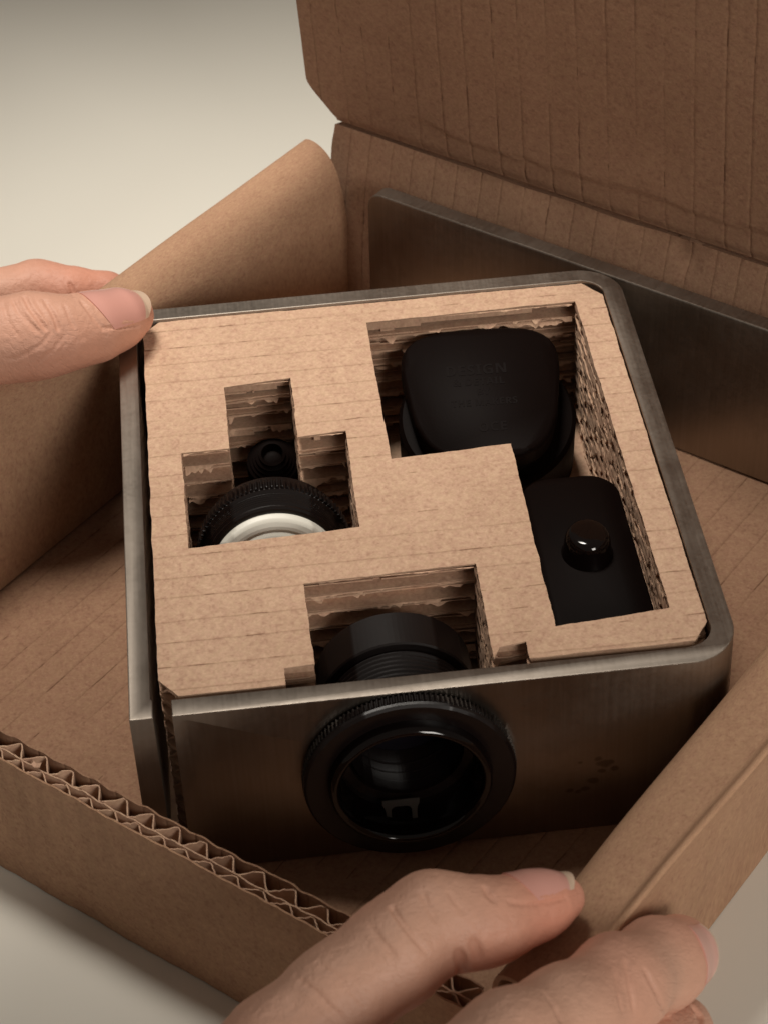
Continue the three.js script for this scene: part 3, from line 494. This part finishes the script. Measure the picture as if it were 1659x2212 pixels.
// a nail: a curved plate wrapped on the finger, from its bed at `c` along `dir`, dorsal side `up`
function nail(f, c, dir, up, len, half, radius, parent, free = 0.16) {
  dir = dir.clone().normalize(); const side = dir.clone().cross(up).normalize(); up = side.clone().cross(dir).normalize();
  const plate = (s0, s1, lift, n) => {
    const G = []; for (let i = 0; i <= n; i++) { const r = []; for (let j = 0; j <= 20; j++) {
      const a = (j / 20 * 2 - 1), ang = a * half, edge = s0 + (s1 - s0) * i / n;
      const round = s0 === 0 ? (i === 0 ? 0 : 0) : 0, s = edge * (edge > 0.5 ? 1 - 0.16 * a * a * smooth(0.5, 1, edge) : 1) + (1 - smooth(0, 0.5, edge)) * 0.14 * a * a + round;
      const o = c.clone().addScaledVector(dir, Math.min(s, 0.86) * len), d = up.clone().multiplyScalar(Math.cos(ang)).addScaledVector(side, Math.sin(ang));
      let t = radius * 2.2; for (let q = 0; q < 60; q++) { const p = o.clone().addScaledVector(d, t), v = f(p.x, p.y, p.z, false); if (v < 0.00002) break; t -= v * 0.9; if (t < 0.001) break; }
      const p = o.addScaledVector(d, Math.max(t, radius * 0.5) + lift * (1 - 0.75 * a * a));
      if (s > 0.86) { const k = (s - 0.86) * len; p.addScaledVector(dir, k).addScaledVector(up, -k * 0.25); }
      r.push(p);
    } G.push(r); }
    return sheet(G, 0.0005, (i, j) => [i / n, j / 20], true);
  };
  const m = part('nail', plate(0, 1 - free, 0.00035, 18), M.nail, parent); part('nail_tip', plate(1 - free, 1, 0.00035, 8), M.nailTip, m);
}
function skinShade(spots) {
  return (x, y, z) => {
    const n = noise3(x * 90, y * 90, z * 90) * 0.5 + noise3(x * 300, y * 300, z * 300) * 0.35 + noise3(x * 1100, y * 1100, z * 1100) * 0.3; let red = 0.22 + 0.22 * noise3(x * 60 + 9, y * 60, z * 60);
    for (const [p, r, a] of spots) { const d = ((x - p.x) ** 2 + (y - p.y) ** 2 + (z - p.z) ** 2) / (r * r); if (d < 6) red += a * Math.exp(-d); }
    red = clamp(red, -0.3, 1.0); const k = 1 + 0.085 * n;
    return [0.65 * k, (0.385 - 0.10 * red) * k, (0.275 - 0.08 * red) * k];
  };
}
{
  const t = thing('hand', 'left hand with its thumb on the steel case corner and box wall', 'hand'); t.userData.label = 'hand gripping the tall rolled box wall, its thumb reaching the corner of the steel case';
  const th = [[pix(291, 681, 0.0592), 0.0056], [pix(256, 690, 0.0612), 0.0076], [pix(200, 708, 0.0632), 0.0089], [pix(130, 722, 0.0652), 0.0097], [pix(70, 726, 0.066), 0.0112], [pix(0, 737, 0.066), 0.0106], [pix(-110, 750, 0.065), 0.0105], [pix(-280, 800, 0.056), 0.0130], [pix(-470, 900, 0.040), 0.0165]];
  const im = pix(-330, 730, 0.042), ix = [[pix(232, 636, 0.0445), 0.0070], [pix(150, 640, 0.0455), 0.0078], [pix(80, 632, 0.046), 0.0089], [pix(10, 648, 0.046), 0.0085], [im, 0.0115]];
  const mm = im.clone().add(V(-0.004, -0.014, 0.010)), rm = im.clone().add(V(-0.010, -0.024, 0.022)), pm = im.clone().add(V(-0.018, -0.031, 0.033)), wr = pix(-1000, 1000, 0.025);
  const finger = (tip, m, s) => chain([[tip, 0.0072 * s], [tip.clone().lerp(m, 0.28).add(V(-0.002, 0.001, 0)), 0.008 * s], [tip.clone().lerp(m, 0.58).add(V(-0.004, 0.002, -0.003)), 0.0092 * s], [m, 0.0115 * s]]);
  const groups = [{ bones: chain(th), k: 0.004, join: 0.0008 }, { bones: chain(ix), k: 0.004, join: 0.0008 }, { bones: finger(bx(-0.0182, 0.026, 0.002), mm, 1), k: 0.004, join: 0.0008 }, { bones: finger(bx(-0.018, 0.0125, -0.012), rm, 0.96), k: 0.004, join: 0.0008 }, { bones: finger(bx(-0.0178, 0.004, -0.03), pm, 0.82), k: 0.004, join: 0.0008 },
    { bones: [[im, wr, 0.0125, 0.02], [mm, wr, 0.0125, 0.02], [rm, wr, 0.012, 0.02], [pm, wr, 0.011, 0.019], [th[8][0], wr, 0.0165, 0.02], [th[7][0], im, 0.0105, 0.011], [wr, wr.clone().add(V(-0.09, -0.002, 0.035)), 0.022, 0.026]], k: 0.014, join: 0.006 }];
  const f0 = field(groups, []);
  const f = field(groups, crease(f0, [[0.0006, 0.0006, [54, 642], [66, 665], [87, 694], [101, 711]], [0.0005, 0.00055, [97, 648], [114, 675], [124, 698], [128, 712]], [0.0003, 0.0006, [28, 648], [40, 672], [66, 700], [80, 716]], [0.00025, 0.0005, [140, 660], [150, 685], [162, 706]], [0.0004, 0.0006, [152, 612], [158, 625], [160, 640]], [0.00018, 0.0006, [8, 655], [18, 690], [44, 730]], [0.00014, 0.0006, [112, 718], [90, 745], [50, 768], [20, 778]], [0.00012, 0.0006, [142, 722], [120, 752], [84, 784]], [0.00016, 0.0005, [36, 645], [52, 676], [74, 704], [92, 722]], [0.00014, 0.0005, [76, 645], [92, 672], [108, 700], [112, 718]], [0.0004, 0.0005, [224, 709], [262, 707], [303, 702]], [0.0004, 0.0006, [176, 650], [196, 676], [222, 708]]]));
  const g = meshField(f, V(-0.16, -0.006, -0.075), V(0.02, 0.085, 0.06), 0.0005, skinShade([[th[0][0], 0.013, 0.5], [th[4][0], 0.012, 0.15], [ix[0][0], 0.025, 0.6], [pix(60, 800, 0.055), 0.012, 0.5], [pix(180, 770, 0.055), 0.012, 0.5]]));
  part('skin', g, M.skin, t);
  const dir = th[0][0].clone().sub(th[2][0]), cam = EYE.clone().sub(th[1][0]).normalize();
  nail(f, th[2][0].clone().addScaledVector(dir, -0.22), dir, cam.clone().multiplyScalar(0.8).add(V(0.0, 0.62, -0.42)), 0.0212, 1.02, 0.0088, t);
}
{
  const t = thing('hand', 'hand pinching the folded box wall, thumb above and finger outside', 'hand'); t.userData.label = 'hand pinching the folded box wall beside the raw corrugated edge, thumb resting on top';
  const th = [[pix(1219, 1938, 0.0535), 0.0036], [pix(1190, 1948, 0.0543), 0.0054], [pix(1140, 1962, 0.0555), 0.0067], [pix(1066, 1989, 0.0575), 0.0081], [pix(1000, 1996, 0.059), 0.0088], [pix(930, 1992, 0.0605), 0.0096], [pix(850, 2062, 0.0595), 0.0101], [pix(735, 2150, 0.057), 0.0100], [pix(600, 2275, 0.052), 0.0112], [pix(470, 2440, 0.046), 0.0130], [pix(340, 2640, 0.034), 0.0165]];
  const im = pix(700, 2590, 0.064), ix = [[pix(1462, 2064, 0.0335), 0.0086], [pix(1420, 2085, 0.039), 0.0093], [pix(1335, 2128, 0.0500), 0.0096], [pix(1220, 2195, 0.057), 0.0093], [pix(1100, 2262, 0.062), 0.0103], [im, 0.0125]];
  const mm = im.clone().add(V(0.012, -0.016, 0.006)), rm = im.clone().add(V(0.022, -0.030, 0.010)), pm = im.clone().add(V(0.030, -0.042, 0.012)), wr = pix(380, 3150, 0.035);
  const finger = (a, b, c, m, s) => chain([[a, 0.0086 * s], [b, 0.0096 * s], [c, 0.0103 * s], [m, 0.0122 * s]]);
  const groups = [{ bones: chain(th), k: 0.004, join: 0.0008 }, { bones: chain(ix), k: 0.004, join: 0.0008 }, { bones: finger(pix(1455, 2232, 0.0145), pix(1350, 2290, 0.031), pix(1150, 2420, 0.044), mm, 1), k: 0.004, join: 0.0006 }, { bones: finger(pix(1420, 2360, 0.004), pix(1340, 2420, 0.016), pix(1150, 2560, 0.028), rm, 0.95), k: 0.004, join: 0.0006 },
    { bones: [[im, wr, 0.013, 0.021], [mm, wr, 0.013, 0.021], [rm, wr, 0.012, 0.021], [pm, wr, 0.012, 0.02], [th[10][0], wr, 0.0165, 0.021], [th[9][0], im, 0.010, 0.0115], [wr, wr.clone().add(V(-0.035, 0.004, 0.10)), 0.023, 0.027]], k: 0.014, join: 0.006 }];
  const f0 = field(groups, []);
  const f = field(groups, crease(f0, [[0.0005, 0.0006, [846, 1960], [862, 1985], [885, 2016], [921, 2058]], [0.00035, 0.0006, [912, 1930], [925, 1958], [942, 1988]], [0.0003, 0.0006, [970, 1928], [982, 1945], [999, 1968]], [0.0003, 0.0006, [800, 2000], [822, 2030], [850, 2065]], [0.001, 0.0009, [990, 2060], [996, 2085], [997, 2112]], [0.0006, 0.0009, [1022, 2035], [1030, 2055], [1034, 2072]], [0.00035, 0.0007, [1048, 1918], [1052, 1930], [1066, 1945]], [0.0005, 0.0005, [1100, 1950], [1145, 1954], [1185, 1949], [1218, 1940]], [0.00025, 0.0007, [640, 2110], [690, 2150], [740, 2205]], [0.0002, 0.0007, [690, 2080], [740, 2120], [790, 2170]],
    [0.00055, 0.0006, [1353, 2078], [1361, 2130], [1369, 2184]], [0.00055, 0.0006, [1394, 2098], [1418, 2144], [1438, 2188]], [0.0003, 0.0006, [1330, 2100], [1334, 2140], [1340, 2180]], [0.0003, 0.0007, [1180, 2150], [1200, 2180], [1210, 2205]], [0.0006, 0.0009, [1500, 2180], [1512, 2195], [1508, 2212]]]));
  const g = meshField(f, V(-0.02, -0.006, 0.205), V(0.135, 0.085, 0.42), 0.0005, skinShade([[th[1][0], 0.013, 0.75], [pix(1090, 2010, 0.054), 0.01, 0.5], [pix(1010, 2070, 0.052), 0.010, 0.65], [ix[2][0], 0.02, 0.2], [ix[0][0], 0.012, 0.35], [th[5][0], 0.011, -0.4], [pix(880, 2140, 0.05), 0.014, 0.5]]));
  part('skin', g, M.skin, t);
  const d = th[0][0].clone().sub(th[3][0]);
  nail(f, pix(1100, 1966, 0.0565), d, V(-0.10, 1, -0.25), 0.0150, 0.95, 0.0072, t, 0.16);
  nail(f, ix[1][0].clone().lerp(ix[0][0], 0.15), ix[0][0].clone().sub(ix[1][0]), bx(0.85, 0.05, 1.0), 0.0115, 0.72, 0.0088, t, 0.10);
}
renderer.render(scene, camera);
